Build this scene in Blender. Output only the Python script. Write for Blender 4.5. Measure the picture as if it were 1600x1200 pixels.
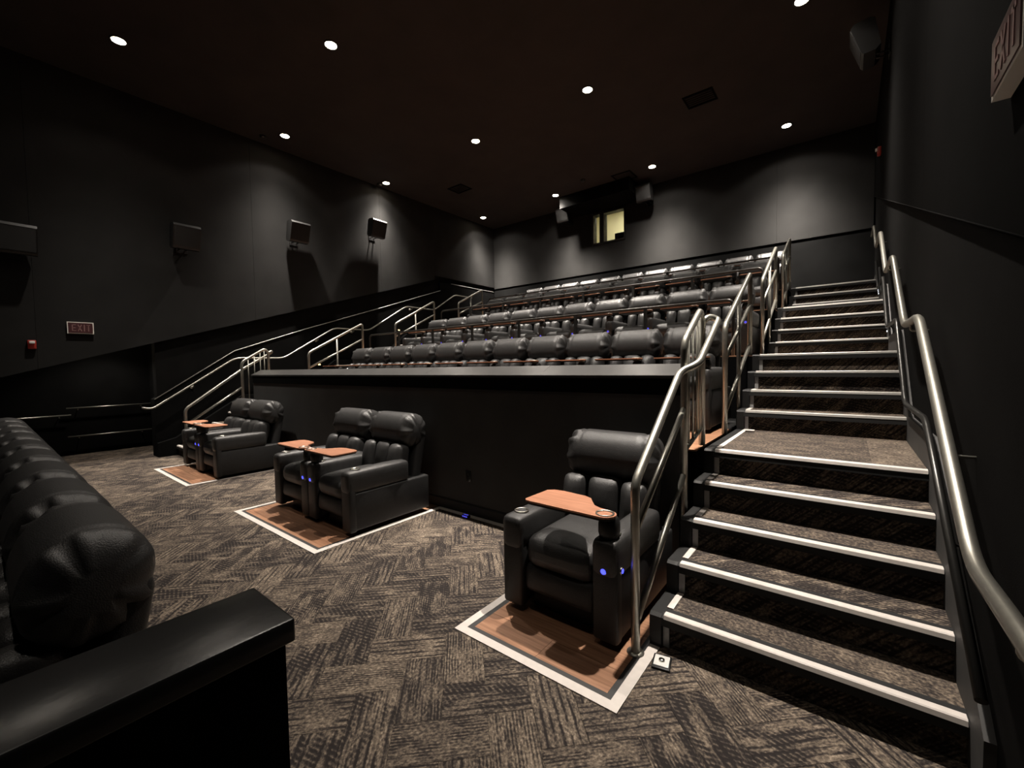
import bpy, math, random
from mathutils import Vector, Matrix
random.seed(7)
for o in list(bpy.data.objects): bpy.data.objects.remove(o, do_unlink=True)
SC = bpy.context.scene
COL = SC.collection
PI = math.pi

# ------------------------------------------------------------------ camera, world, exposure
F_PX, YAW, PIT, ROL, CAM_H = 662.77, .6688, .0423, .0157, 1.5156
cam = bpy.data.objects.new('camera', bpy.data.cameras.new('camera'))
COL.objects.link(cam)
cam.data.sensor_width = 36.0
cam.data.lens = F_PX / 1600 * 36.0
cam.data.clip_start = .02
_R = (Matrix.Rotation(YAW, 3, 'Z') @ Matrix.Rotation(-PIT, 3, 'X') @ Matrix.Rotation(ROL, 3, 'Y'))
_r, _f, _u = _R.col[0], _R.col[1], _R.col[2]
cam.matrix_world = Matrix(((_r.x, _u.x, -_f.x, 0), (_r.y, _u.y, -_f.y, 0), (_r.z, _u.z, -_f.z, CAM_H), (0, 0, 0, 1)))
SC.camera = cam
world = bpy.data.worlds.new('world'); SC.world = world
world.use_nodes = True
world.node_tree.nodes['Background'].inputs[0].default_value = (1.0, .95, .9, 1)
world.node_tree.nodes['Background'].inputs[1].default_value = .007
SC.view_settings.view_transform = 'Standard'
SC.view_settings.look = 'None'
SC.view_settings.gamma = 1
SC.view_settings.use_curve_mapping = False
SC.view_settings.exposure = 0.0
LAMP_W = 2950.0          # power of one ceiling downlight

# ------------------------------------------------------------------ measured layout (metres)
XL, XR, YB, ZC = -9.6, .378, 11.25, 6.22            # fabric faces of side walls, back wall, ceiling
STEP_Y = {1: 2.216, 2: 2.493, 3: 2.769, 4: 3.046, 5: 3.323, 6: 4.487, 7: 4.764, 8: 5.040, 9: 5.317,
          10: 6.581, 11: 6.858, 12: 7.134, 13: 7.411, 14: 8.704, 15: 8.980, 16: 9.257}
R1, R2 = .1762, .1785
def step_z(k): return R1 * min(k, 5) + R2 * max(0, k - 5)
STEP_Z = {k: step_z(k) for k in range(0, 17)}
TIER = [(STEP_Y[5], STEP_Z[5]), (STEP_Y[9], STEP_Z[9]), (STEP_Y[13], STEP_Z[13]), (STEP_Y[16], STEP_Z[16])]
KW_Y = 3.084                                          # front face of the tier wall
SX0, SX1 = -.7575, .3727                              # right stair
LX0, LX1 = -9.5, -8.46                                # left stair
TX0, TX1 = -8.36, -.86                                # seating tiers in x
FAB0 = lambda y: 1.394 + .3167 * y                    # lower edge of the fabric, left wall
FABR = lambda y: 1.282 + .310 * y                     # lower edge of the fabric, right wall

# ------------------------------------------------------------------ materials
MATS = {}
def principled(name):
    m = bpy.data.materials.new(name); m.use_nodes = True
    nt = m.node_tree; b = nt.nodes['Principled BSDF']
    MATS[name] = m
    return m, nt, b
def N(nt, kind, **kw):
    n = nt.nodes.new(kind)
    for k, v in kw.items():
        if k.startswith('i_'): n.inputs[k[2:].replace('_', ' ')].default_value = v
        else: setattr(n, k, v)
    return n
def ramp(nt, fac, stops):
    r = nt.nodes.new('ShaderNodeValToRGB'); e = r.color_ramp.elements
    while len(e) < len(stops): e.new(.5)
    for el, (p, c) in zip(e, stops): el.position = p; el.color = (*c, 1)
    nt.links.new(fac, r.inputs[0]); return r
def simple(name, col, rough=.6, metal=0., spec=.5, noise=0., nscale=20., bump=0., bscale=60., coord='Object', aniso=None):
    m, nt, b = principled(name)
    b.inputs['Roughness'].default_value = rough; b.inputs['Metallic'].default_value = metal
    b.inputs['Specular IOR Level'].default_value = spec
    b.inputs['Base Color'].default_value = (*col, 1)
    if noise or bump:
        tc = N(nt, 'ShaderNodeTexCoord')
        if noise:
            n = N(nt, 'ShaderNodeTexNoise'); n.inputs['Scale'].default_value = nscale; n.inputs['Detail'].default_value = 5
            nt.links.new(tc.outputs[coord], n.inputs['Vector'])
            lo = tuple(c * (1 - noise) for c in col); hi = tuple(c * (1 + noise) for c in col)
            r = ramp(nt, n.outputs['Fac'], [(.3, lo), (.7, hi)]); nt.links.new(r.outputs[0], b.inputs['Base Color'])
        if bump:
            n2 = N(nt, 'ShaderNodeTexNoise'); n2.inputs['Scale'].default_value = bscale; n2.inputs['Detail'].default_value = 4
            nt.links.new(tc.outputs[coord], n2.inputs['Vector'])
            bp = N(nt, 'ShaderNodeBump'); bp.inputs['Strength'].default_value = bump; bp.inputs['Distance'].default_value = .01
            nt.links.new(n2.outputs['Fac'], bp.inputs['Height']); nt.links.new(bp.outputs[0], b.inputs['Normal'])
    return m
def emit(name, col, strength, base=(.02, .02, .02)):
    m, nt, b = principled(name)
    b.inputs['Base Color'].default_value = (*base, 1)
    b.inputs['Emission Color'].default_value = (*col, 1); b.inputs['Emission Strength'].default_value = strength
    return m

simple('wall_black', (.0045, .0045, .0045), .85, spec=.03, noise=.2, nscale=3, bump=.15, bscale=220)
simple('wall_panel_black', (.0062, .0061, .006), .85, spec=.04, noise=.15, nscale=4, bump=.1, bscale=200)
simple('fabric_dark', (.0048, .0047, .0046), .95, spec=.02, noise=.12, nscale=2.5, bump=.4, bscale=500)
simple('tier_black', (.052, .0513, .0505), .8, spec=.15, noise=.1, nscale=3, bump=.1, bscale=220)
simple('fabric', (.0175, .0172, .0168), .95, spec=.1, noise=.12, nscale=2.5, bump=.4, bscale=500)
simple('ceiling_paint', (.028, .0235, .0215), .8, spec=.2, noise=.15, nscale=2, bump=.2, bscale=80)
simple('cap_paint', (.040, .039, .038), .33, spec=.5, noise=.15, nscale=6, bump=.04, bscale=90)
simple('gloss_black', (.011, .011, .011), .26, spec=.5, bump=.03, bscale=60)
simple('leather', (.029, .0284, .0284), .40, spec=.55, noise=.15, nscale=30, bump=.28, bscale=240)
simple('leather_matt', (.016, .0158, .016), .48, spec=.45, noise=.15, nscale=30, bump=.25, bscale=240)
simple('plastic_black', (.009, .009, .009), .45, spec=.4)
simple('rubber_black', (.010, .010, .010), .6, spec=.35, bump=.1, bscale=300)
simple('rail_metal', (.40, .39, .345), .36, metal=.85, noise=.06, nscale=40, bump=.03, bscale=300)
simple('rail_dark', (.045, .044, .042), .33, metal=.7, bump=.02, bscale=200)
simple('row_rail', (.055, .052, .048), .34, metal=.7, bump=.02, bscale=200)
simple('steel', (.62, .60, .55), .25, metal=1.0)
simple('aluminium', (.40, .385, .36), .42, metal=.35, noise=.06, nscale=60)
simple('tape_white', (.62, .57, .53), .55, noise=.05, nscale=30)
simple('tape_grey', (.30, .30, .30), .55, noise=.06, nscale=30)
simple('border_dark', (.035, .034, .033), .55)
simple('white_paint', (.72, .69, .64), .5)
simple('sign_red', (.060, .022, .024), .35, spec=.5)
simple('sign_letter', (.23, .13, .125), .45)
simple('alarm_red', (.35, .03, .02), .4)
simple('lens_clear', (.75, .75, .72), .15, spec=.6)
simple('booth_wall', (.62, .58, .40), .8, noise=.05, nscale=3)
simple('skirt_grey', (.050, .049, .048), .6, noise=.1, nscale=8)
simple('grille', (.005, .005, .005), .7, bump=.6, bscale=700)
simple('speaker_shell', (.009, .0089, .0088), .42, spec=.4, bump=.08, bscale=300)
simple('vent_dark', (.0035, .0035, .0035), .9, spec=.03)
emit('lamp_glow', (1.0, .84, .62), 60.0)
emit('blue_glow', (.05, .06, 1.0), 3.2)
emit('blue_dim', (.10, .10, 1.0), .8)
emit('led_white', (.9, .93, 1.0), 2.2)
emit('led_warm', (1.0, .66, .25), 5.0)
emit('booth_lamp', (1.0, .93, .70), 7.0)

def wood(name, dark, light, scale=1.0, rough=.45):
    m, nt, b = principled(name)
    tc = N(nt, 'ShaderNodeTexCoord'); oi = N(nt, 'ShaderNodeObjectInfo')
    add = N(nt, 'ShaderNodeVectorMath', operation='ADD'); mul = N(nt, 'ShaderNodeVectorMath', operation='SCALE')
    cmb = N(nt, 'ShaderNodeCombineXYZ')
    for i in range(3): nt.links.new(oi.outputs['Random'], cmb.inputs[i])
    nt.links.new(cmb.outputs[0], mul.inputs[0]); mul.inputs['Scale'].default_value = 13.0
    nt.links.new(tc.outputs['Object'], add.inputs[0]); nt.links.new(mul.outputs[0], add.inputs[1])
    mp = N(nt, 'ShaderNodeMapping'); mp.inputs['Scale'].default_value = (2.2 * scale, 38 * scale, 38 * scale)
    nt.links.new(add.outputs[0], mp.inputs['Vector'])
    n1 = N(nt, 'ShaderNodeTexNoise'); n1.inputs['Scale'].default_value = 1.4; n1.inputs['Detail'].default_value = 7; n1.inputs['Distortion'].default_value = .5
    nt.links.new(mp.outputs[0], n1.inputs['Vector'])
    mid = tuple((a + c) / 2 for a, c in zip(dark, light))
    r = ramp(nt, n1.outputs['Fac'], [(.3, dark), (.5, mid), (.72, light)])
    hs = N(nt, 'ShaderNodeHueSaturation')
    mr = N(nt, 'ShaderNodeMapRange'); mr.inputs['To Min'].default_value = .78; mr.inputs['To Max'].default_value = 1.15
    nt.links.new(oi.outputs['Random'], mr.inputs['Value']); nt.links.new(mr.outputs[0], hs.inputs['Value'])
    nt.links.new(r.outputs[0], hs.inputs['Color']); nt.links.new(hs.outputs[0], b.inputs['Base Color'])
    b.inputs['Roughness'].default_value = rough
    bp = N(nt, 'ShaderNodeBump'); bp.inputs['Strength'].default_value = .06
    nt.links.new(n1.outputs['Fac'], bp.inputs['Height']); nt.links.new(bp.outputs[0], b.inputs['Normal'])
    return m
wood('wood_floor', (.230, .108, .058), (.450, .238, .138))
wood('wood_tray', (.330, .145, .083), (.520, .250, .155), 1.6, .38)

def carpet(name, gain=1.0, figure=1.0):
    """Woven carpet: tan yarn over near-black ground; every plank (whole number of u) has its own mix of
    grooves, slanted dashes and mottle (uv in metres)."""
    m, nt, b = principled(name)
    L = nt.links
    uv = N(nt, 'ShaderNodeUVMap'); sep = N(nt, 'ShaderNodeSeparateXYZ'); L.new(uv.outputs[0], sep.inputs[0])
    def M_(op, a, c=None, d=None):
        n = N(nt, 'ShaderNodeMath', operation=op)
        for i, v in enumerate((a, c, d)):
            if v is None: continue
            if isinstance(v, (int, float)): n.inputs[i].default_value = v
            else: L.new(v, n.inputs[i])
        return n.outputs[0]
    def noise(scale, detail=3, sx=1., sy=1., rough=.5):
        mp = N(nt, 'ShaderNodeMapping'); mp.inputs['Scale'].default_value = (sx, sy, 1)
        L.new(uv.outputs[0], mp.inputs['Vector'])
        n = N(nt, 'ShaderNodeTexNoise'); n.inputs['Scale'].default_value = scale; n.inputs['Detail'].default_value = detail; n.inputs['Roughness'].default_value = rough
        L.new(mp.outputs[0], n.inputs['Vector']); return n.outputs['Fac']
    def rng(v, lo, hi):
        n = N(nt, 'ShaderNodeMapRange'); n.inputs['From Min'].default_value = lo; n.inputs['From Max'].default_value = hi
        L.new(v, n.inputs['Value']); return n.outputs[0]
    u, v = sep.outputs[0], sep.outputs[1]
    wn = N(nt, 'ShaderNodeTexWhiteNoise', noise_dimensions='1D'); L.new(M_('FLOOR', u), wn.inputs['W'])
    rs = N(nt, 'ShaderNodeSeparateColor'); L.new(wn.outputs['Color'], rs.inputs[0])
    r1, r2, r3 = rs.outputs[0], rs.outputs[1], rs.outputs[2]
    wob = M_('MULTIPLY', M_('SUBTRACT', noise(1., 2, 5, 12), .5), .012)
    vv = M_('ADD', v, wob)
    def lines(p): return M_('ADD', M_('MULTIPLY', M_('SINE', M_('MULTIPLY', vv, 2 * PI / p)), .5), .5)
    coarse, fine = M_('POWER', lines(.034), 3.0), M_('POWER', lines(.0145), 1.5)
    keep_c = rng(noise(1., 2, 4.5, 24), .42, .54); keep_f = rng(noise(1., 2, 7, 16), .44, .56)
    amt_c = rng(r2, .15, .6); amt_f = M_('MULTIPLY', rng(r2, .85, .35), .75)
    g = M_('ADD', M_('MULTIPLY', M_('MULTIPLY', coarse, keep_c), amt_c), M_('MULTIPLY', M_('MULTIPLY', fine, keep_f), amt_f))
    dash = M_('POWER', M_('ADD', M_('MULTIPLY', M_('SINE', M_('MULTIPLY', M_('ADD', u, M_('MULTIPLY', v, .6)), 2 * PI / .027)), .5), .5), .7)
    band = M_('MULTIPLY', rng(noise(1., 3, 5., 15), .44, .58), rng(r3, .25, .7))
    dark = M_('MULTIPLY', band, M_('ADD', M_('MULTIPLY', dash, .52), .10))
    fleck = noise(85., 5, .7, 1., .62); patch = noise(9., 3)
    val = M_('ADD', .53 - .08 * (1 - figure), M_('MULTIPLY', M_('SUBTRACT', fleck, .5), 1.9))
    val = M_('ADD', val, M_('MULTIPLY', M_('SUBTRACT', patch, .5), .6))
    val = M_('ADD', val, M_('MULTIPLY', M_('SUBTRACT', r1, .5), .18))
    val = M_('SUBTRACT', val, M_('MULTIPLY', g, .60 * figure))
    val = M_('SUBTRACT', val, M_('MULTIPLY', dark, figure))
    q = gain
    r = ramp(nt, val, [(.02, (.026 * q, .022 * q, .021 * q)), (.30, (.062 * q, .051 * q, .044 * q)),
                       (.62, (.168 * q, .134 * q, .103 * q)), (.95, (.36 * q, .295 * q, .228 * q))])
    L.new(r.outputs[0], b.inputs['Base Color'])
    b.inputs['Roughness'].default_value = .95; b.inputs['Specular IOR Level'].default_value = .1
    bp = N(nt, 'ShaderNodeBump'); bp.inputs['Strength'].default_value = .5; bp.inputs['Distance'].default_value = .004
    L.new(val, bp.inputs['Height']); L.new(bp.outputs[0], b.inputs['Normal'])
    return m
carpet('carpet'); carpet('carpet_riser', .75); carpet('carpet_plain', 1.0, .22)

def brushed(name):
    m = simple(name, (.58, .55, .49), .3, metal=1.0); return m
brushed('cup_metal')

# ------------------------------------------------------------------ mesh builder
class MB:
    def __init__(s): s.v = []; s.f = []; s.m = []; s.sm = []; s.uv = None
    def add(s, verts, faces, mat=0, smooth=False):
        o = len(s.v); s.v += [tuple(p) for p in verts]
        for f in faces: s.f.append(tuple(i + o for i in f)); s.m.append(mat); s.sm.append(smooth)
        return s
    def box(s, x0, x1, y0, y1, z0, z1, mat=0):
        v = [(x, y, z) for z in (z0, z1) for y in (y0, y1) for x in (x0, x1)]
        return s.add(v, [(0, 2, 3, 1), (4, 5, 7, 6), (0, 1, 5, 4), (2, 6, 7, 3), (0, 4, 6, 2), (1, 3, 7, 5)], mat)
    def prism(s, poly, a0, a1, axis='x', mat=0):
        """poly: 2-D outline in the plane across the axis (x: (y,z), y: (x,z), z: (x,y))."""
        n = len(poly)
        def P(p, a): return {'x': (a, p[0], p[1]), 'y': (p[0], a, p[1]), 'z': (p[0], p[1], a)}[axis]
        v = [P(p, a0) for p in poly] + [P(p, a1) for p in poly]
        f = [tuple(range(n))[::-1], tuple(range(n, 2 * n))] + [(i, (i + 1) % n, n + (i + 1) % n, n + i) for i in range(n)]
        return s.add(v, f, mat)
    def rbox(s, c, h, r, n=5, puff=(0, 0, 0), rot=0., mat=0, pivot=None):
        """rounded cushion: centre c, half sizes h, edge radius r, bulge per axis, tilt about x."""
        verts = {}; faces = []
        cx, cy, cz = c
        def key(p): return tuple(round(q, 6) for q in p)
        idx = {}; vl = []
        rr = min(r, *h) * .999
        def place(p):                      # p on the unit cube surface
            k = key(p)
            if k in idx: return idx[k]
            q = [p[i] * h[i] for i in range(3)]
            inner = [max(-h[i] + rr, min(h[i] - rr, q[i])) for i in range(3)]
            d = Vector([q[i] - inner[i] for i in range(3)])
            if d.length > 1e-9: d = d.normalized() * rr
            out = [inner[i] + d[i] for i in range(3)]
            for i in range(3):
                if puff[i]:
                    a, b_ = p[(i + 1) % 3], p[(i + 2) % 3]
                    out[i] += puff[i] * (out[i] / h[i]) * (1 - a * a) * (1 - b_ * b_)
            w = Vector((out[0] + cx, out[1] + cy, out[2] + cz))
            if rot:
                pv = Vector(pivot or c); w = pv + Matrix.Rotation(rot, 3, 'X') @ (w - pv)
            idx[k] = len(vl); vl.append(tuple(w)); return idx[k]
        # denser samples near the edges so the rounding stays round
        def samp(hh):
            e = min(.98, rr / hh)
            t = [-1, -1 + e * .3, -1 + e]
            m = max(1, n - 3)
            mids = [(-1 + e) + (2 - 2 * e) * j / (m + 1) for j in range(1, m + 1)]
            out = t + mids + [1 - e, 1 - e * .3, 1]
            return sorted(set(round(q, 6) for q in out))
        S = [samp(hh) for hh in h]
        for ax in range(3):
            a1, a2 = (ax + 1) % 3, (ax + 2) % 3
            for sg in (-1, 1):
                A, B = S[a1], S[a2]
                for i in range(len(A) - 1):
                    for j in range(len(B) - 1):
                        q = []
                        for (ii, jj) in ((i, j), (i + 1, j), (i + 1, j + 1), (i, j + 1)):
                            p = [0, 0, 0]; p[ax] = sg; p[a1] = A[ii]; p[a2] = B[jj]; q.append(place(p))
                        if sg < 0: q = q[::-1]
                        if len(set(q)) >= 3: faces.append(tuple(dict.fromkeys(q)))
        return s.add(vl, faces, mat, True)
    def tube(s, pts, r, n=10, fillet=0., mat=0, caps=True, closed=False):
        P = [Vector(p) for p in pts]
        if fillet > 0 and len(P) > 2:
            out = [P[0]]
            for i in range(1, len(P) - 1):
                a, b, c = P[i - 1], P[i], P[i + 1]
                d1, d2 = (a - b), (c - b)
                t = min(fillet, d1.length * .48, d2.length * .48)
                p0, p1 = b + d1.normalized() * t, b + d2.normalized() * t
                for k in range(6):
                    w = k / 5; out.append(p0 * (1 - w) ** 2 + b * 2 * w * (1 - w) + p1 * w * w)
            out.append(P[-1]); P = out
        P = [p for i, p in enumerate(P) if i == 0 or (p - P[i - 1]).length > 1e-5]
        T = []
        for i in range(len(P)):
            if i == 0: t = P[1] - P[0]
            elif i == len(P) - 1: t = P[-1] - P[-2]
            else: t = (P[i + 1] - P[i]).normalized() + (P[i] - P[i - 1]).normalized()
            T.append(t.normalized())
        up = Vector((0, 0, 1)) if abs(T[0].z) < .9 else Vector((1, 0, 0))
        nrm = T[0].cross(up).normalized()
        vs = []
        for i, p in enumerate(P):
            nrm = (nrm - T[i] * nrm.dot(T[i])).normalized(); bi = T[i].cross(nrm)
            for k in range(n):
                a = 2 * PI * k / n; vs.append(p + (nrm * math.cos(a) + bi * math.sin(a)) * r)
        fs = []
        for i in range(len(P) - 1):
            for k in range(n):
                fs.append((i * n + k, i * n + (k + 1) % n, (i + 1) * n + (k + 1) % n, (i + 1) * n + k))
        s.add(vs, fs, mat, True)
        if caps:
            o = len(s.v) - len(vs)
            s.f += [tuple(o + k for k in range(n))[::-1], tuple(o + (len(P) - 1) * n + k for k in range(n))]; s.m += [mat, mat]; s.sm += [False, False]
        return s
    def lathe(s, prof, c, n=16, axis='z', mat=0, smooth=True, caps=True):
        vs = []; fs = []
        for (r, h) in prof:
            for k in range(n):
                a = 2 * PI * k / n; u, w = r * math.cos(a), r * math.sin(a)
                vs.append({'z': (c[0] + u, c[1] + w, c[2] + h), 'y': (c[0] + u, c[1] + h, c[2] + w), 'x': (c[0] + h, c[1] + u, c[2] + w)}[axis])
        for i in range(len(prof) - 1):
            for k in range(n):
                fs.append((i * n + k, i * n + (k + 1) % n, (i + 1) * n + (k + 1) % n, (i + 1) * n + k))
        s.add(vs, fs, mat, smooth)
        o = len(s.v) - len(vs)
        if caps and prof[0][0] > 1e-6: s.f.append(tuple(o + k for k in range(n))[::-1]); s.m.append(mat); s.sm.append(False)
        if caps and prof[-1][0] > 1e-6: s.f.append(tuple(o + (len(prof) - 1) * n + k for k in range(n))); s.m.append(mat); s.sm.append(False)
        return s
    def mesh(s, name, *mats, uvf=None):
        me = bpy.data.meshes.new(name)
        me.from_pydata(s.v, [], s.f)
        for m in mats: me.materials.append(MATS[m])
        me.polygons.foreach_set('material_index', s.m); me.polygons.foreach_set('use_smooth', s.sm)
        if uvf:
            uvl = me.uv_layers.new(name='UVMap')
            for pl in me.polygons:
                for li in pl.loop_indices:
                    uvl.data[li].uv = uvf(me.vertices[me.loops[li].vertex_index].co, pl)
        me.update()
        import bmesh
        bm = bmesh.new(); bm.from_mesh(me); bmesh.ops.recalc_face_normals(bm, faces=bm.faces); bm.to_mesh(me); bm.free()
        return me

def link(name, data, parent=None, loc=None, rotz=0.):
    o = bpy.data.objects.new(name, data); COL.objects.link(o)
    if parent: o.parent = parent
    if loc is not None: o.location = loc
    if rotz: o.rotation_euler = (0, 0, rotz)
    return o
def part(name, mb, mat, parent, label=None, uvf=None):
    mats = mat if isinstance(mat, (list, tuple)) else [mat]
    me = mb if isinstance(mb, bpy.types.Mesh) else mb.mesh(name, *mats, uvf=uvf)
    o = link(name, me, parent)
    if label: o['label'] = label
    return o
def tag(o, label, cat, group=None, kind=None):
    o['label'] = label; o['category'] = cat
    if group: o['group'] = group
    if kind: o['kind'] = kind
    return o
def thing(name, label, cat, loc=(0, 0, 0), rotz=0., group=None, kind=None):
    return tag(link(name, None, None, loc, rotz), label, cat, group, kind)
def struct(name, mb, mat, label=None, cat=None, uvf=None):
    o = part(name, mb, mat, None, uvf=uvf); o['kind'] = 'structure'
    if label: o['label'] = label
    if cat: o['category'] = cat
    return o
ORD = ['first', 'second', 'third', 'fourth', 'fifth', 'sixth', 'seventh', 'eighth', 'ninth', 'tenth', 'eleventh', 'twelfth']

# ================================================================== THE SETTING
uv_xy = lambda co, pl: (co.x, co.y) if abs(pl.normal.z) > .5 else (co.x, co.z)
floor = struct('floor', MB().box(-11.3, .9, -2.6, 3.3, -.16, -.006), 'carpet', 'dark brown patterned carpet floor laid in a herringbone', 'floor', uvf=uv_xy)
# carpet planks laid herringbone at 45 degrees
def clip(poly, f):
    out = []
    for i in range(len(poly)):
        a, b = poly[i], poly[(i + 1) % len(poly)]
        fa, fb = f(a), f(b)
        if fa >= 0: out.append(a)
        if (fa >= 0) != (fb >= 0):
            t = fa / (fa - fb); out.append((a[0] + (b[0] - a[0]) * t, a[1] + (b[1] - a[1]) * t))
    return out
PW, PN = .20, 2
c45 = math.cos(PI / 4)
bounds = (-11.2, .40, -.75, 3.08)
planks = []
for k in range(-70, 70):
    for m in range(-20, 20):
        for vert in (0, 1):
            i0 = k + 2 * PN * m
            if not vert: a0, b0, la, lb = i0, k, PN, 1
            else: a0, b0, la, lb = i0 + PN, k - PN + 1, 1, PN
            g = .0008
            rc = [(a0 * PW + g, b0 * PW + g), ((a0 + la) * PW - g, b0 * PW + g), ((a0 + la) * PW - g, (b0 + lb) * PW - g), (a0 * PW + g, (b0 + lb) * PW - g)]
            pl = [((p[0] - p[1]) * c45 - 3.05, (p[0] + p[1]) * c45 + .9) for p in rc]
            for f in (lambda p: p[0] - bounds[0], lambda p: bounds[1] - p[0], lambda p: p[1] - bounds[2], lambda p: bounds[3] - p[1]):
                if pl: pl = clip(pl, f)
            if len(pl) < 3: continue
            area = abs(sum(pl[i][0] * pl[(i + 1) % len(pl)][1] - pl[(i + 1) % len(pl)][0] * pl[i][1] for i in range(len(pl)))) / 2
            if area < .004: continue
            cx, cy = sum(p[0] for p in pl) / len(pl), sum(p[1] for p in pl) / len(pl)
            if min(p[1] for p in pl) > 2.25 and min(p[0] for p in pl) > SX0: continue          # under the stair
            ax, ay = rc[0]
            k_ = len(planks)
            def uvp(co, vert=vert, ax=ax, ay=ay, k_=k_, o=random.random()):
                x, y = co[0] + 3.05, co[1] - .9
                a = (x + y) * c45 - ax; b = (y - x) * c45 - ay
                return (k_ + .2 + a, o + b) if not vert else (k_ + .2 + b, o + a)
            # seen size: area over squared distance, nothing for what lies outside the picture
            d = cam.matrix_world.inverted() @ Vector((cx, cy, 0))
            px, py = (d.x / -d.z, d.y / -d.z) if d.z < -.05 else (9, 9)
            seen = (-d.z > .05 and abs(px) < 1.25 and abs(py) < .95)
            if seen and -.95 > cx > -1.25 and cy < .35: seen = False
            planks.append((area / (d.length ** 3) if seen else 0, pl, uvp))
planks.sort(key=lambda t: -t[0])
for w, pl, uvp in planks[:300]:
    part('carpet_plank', MB().prism(pl, -.012, 0, 'z'), 'carpet', floor, uvf=lambda co, p_: uvp(co))
rest = MB(); luv = []
for w, pl, uvp in planks[300:]:
    o = len(rest.v); rest.prism(pl, -.012, 0, 'z'); luv += [uvp(p) for p in rest.v[o:]]
me = rest.mesh('carpet_planks', 'carpet'); uvl = me.uv_layers.new(name='UVMap')
for lp in me.loops: uvl.data[lp.index].uv = luv[lp.vertex_index]
ro = part('carpet_planks', me, None, floor, 'remaining carpet planks'); ro['kind'] = 'stuff'
print('carpet planks', len(planks))

# left alcove beside the exit
struct('wall_alcove', MB().box(-11.35, -11.2, -2.6, 2.35, -.1, 2.3).box(-11.2, -9.86, 2.2, 2.35, -.1, 2.3).box(-11.3, XL - .06, -2.6, 2.35, 2.25, 2.4), 'wall_black',
       'black wall of the exit alcove at the far left', 'wall')
# left wall: dark core, fabric panels, stepped wainscot
wl = struct('wall_left', MB().box(-9.86, XL - .06, 2.0, YB + .2, 0, ZC).box(-9.86, XL - .06, -2.6, 2.0, 2.25, ZC), 'wall_panel_black', 'tall black left wall with charcoal fabric panels', 'wall')
edges = [-2.6, .60, 3.65, 6.70, 8.55]
for a, b in zip(edges[:-1], edges[1:]):
    lo = lambda y: max(1.46, FAB0(y))
    pts = [(a + .0015, lo(a)), (b - .0015, lo(b)), (b - .0015, ZC), (a + .0015, ZC)]
    if a < .2 < b: pts = [(a + .0015, 1.46), (.21, 1.46), (b - .0015, lo(b)), (b - .0015, ZC), (a + .0015, ZC)]
    part('fabric_panel', MB().prism(pts, XL - .06, XL), 'fabric', wl)
part('fabric_panel', MB().prism([(8.554, 4.22), (YB, 4.22), (YB, ZC), (8.554, ZC)], XL - .06, XL), 'fabric', wl)
cap_pts = [(1.95, 1.02), (3.231, 1.90), (4.633, 2.408), (6.76, 3.12), (8.75, 3.80), (8.75, 4.06), (YB, 4.06)]
part('wainscot', MB().prism([(1.95, 0)] + cap_pts + [(YB, 0)], -9.86, XL), 'wall_black', wl, 'black wainscot stepping up beside the stairs')
tr = part('wainscot_edge_highlight', MB().tube([(XL + .004, y, z + .004) for y, z in cap_pts[:5]], .009, 6).tube([(XL + .004, 9.2, 4.065), (XL + .004, YB - .02, 4.065)], .008, 6), 'aluminium', wl, 'thin bright strip standing in for light caught on the wainscot edge')  # pale strip gives the dark wainscot a lit-looking edge, highlight put into its colour
# right wall
wr = struct('wall_right', MB().box(XR + .025, XR + .3, -2.6, YB + .2, -.1, ZC), 'wall_panel_black', 'near black right wall beside the stairs', 'wall')
redges = [-2.6, .9, 3.95, 7.0, YB]
for a, b in zip(redges[:-1], redges[1:]):
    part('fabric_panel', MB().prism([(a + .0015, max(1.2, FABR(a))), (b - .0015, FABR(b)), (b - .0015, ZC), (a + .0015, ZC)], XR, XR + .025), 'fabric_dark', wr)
part('ledge_trim', MB().tube([(XR - .001, y, FABR(y) + .006) for y in (.9, YB - .02)], .005, 6), 'wall_panel_black', wr, 'thin ledge edge under the fabric')
# back wall with the projection window opening
WX0, WX1, WZ0, WZ1 = -5.86, -4.83, 4.96, 5.85
wb = struct('wall_back', MB().box(-9.86, WX0, YB + .06, YB + .2, 0, ZC).box(WX1, .72, YB + .06, YB + .2, 0, ZC).box(WX0, WX1, YB + .06, YB + .2, 0, WZ0).box(WX0, WX1, YB + .06, YB + .2, WZ1, ZC),
            'wall_panel_black', 'back wall with charcoal fabric above a black ledge', 'wall')
BZ = 4.17
bx = [XL, -7.4, WX0, WX1, -1.28, XR]
for i, (a, b) in enumerate(zip(bx[:-1], bx[1:])):
    if i == 2:
        part('fabric_panel', MB().box(a, b, YB, YB + .06, BZ, WZ0), 'fabric', wb); part('fabric_panel', MB().box(a, b, YB, YB + .06, WZ1, ZC), 'fabric', wb)
    else: part('fabric_panel', MB().box(a + .0015, b - .0015, YB, YB + .06, BZ, ZC), 'fabric', wb)
part('lower_wall', MB().box(XL, XR + .025, YB + .03, YB + .06, 2.5, BZ - .001), 'wall_black', wb)
struct('ceiling_bulkhead', MB().box(-6.39, -4.35, 10.37, YB, 5.90, ZC), 'vent_dark', 'black bulkhead under the ceiling above the projection window', 'bulkhead')
# front wall behind the camera: not in view, closes the house
struct('wall_front', MB().box(-11.3, .9, -6.2, -6.0, -.1, ZC), 'wall_black', 'dark wall at the screen end behind the camera', 'wall')
struct('ceiling', MB().box(-11.3, .9, -6.2, YB + .2, ZC, ZC + .2), 'ceiling_paint', 'very dark reddish black ceiling', 'ceiling')

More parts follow.
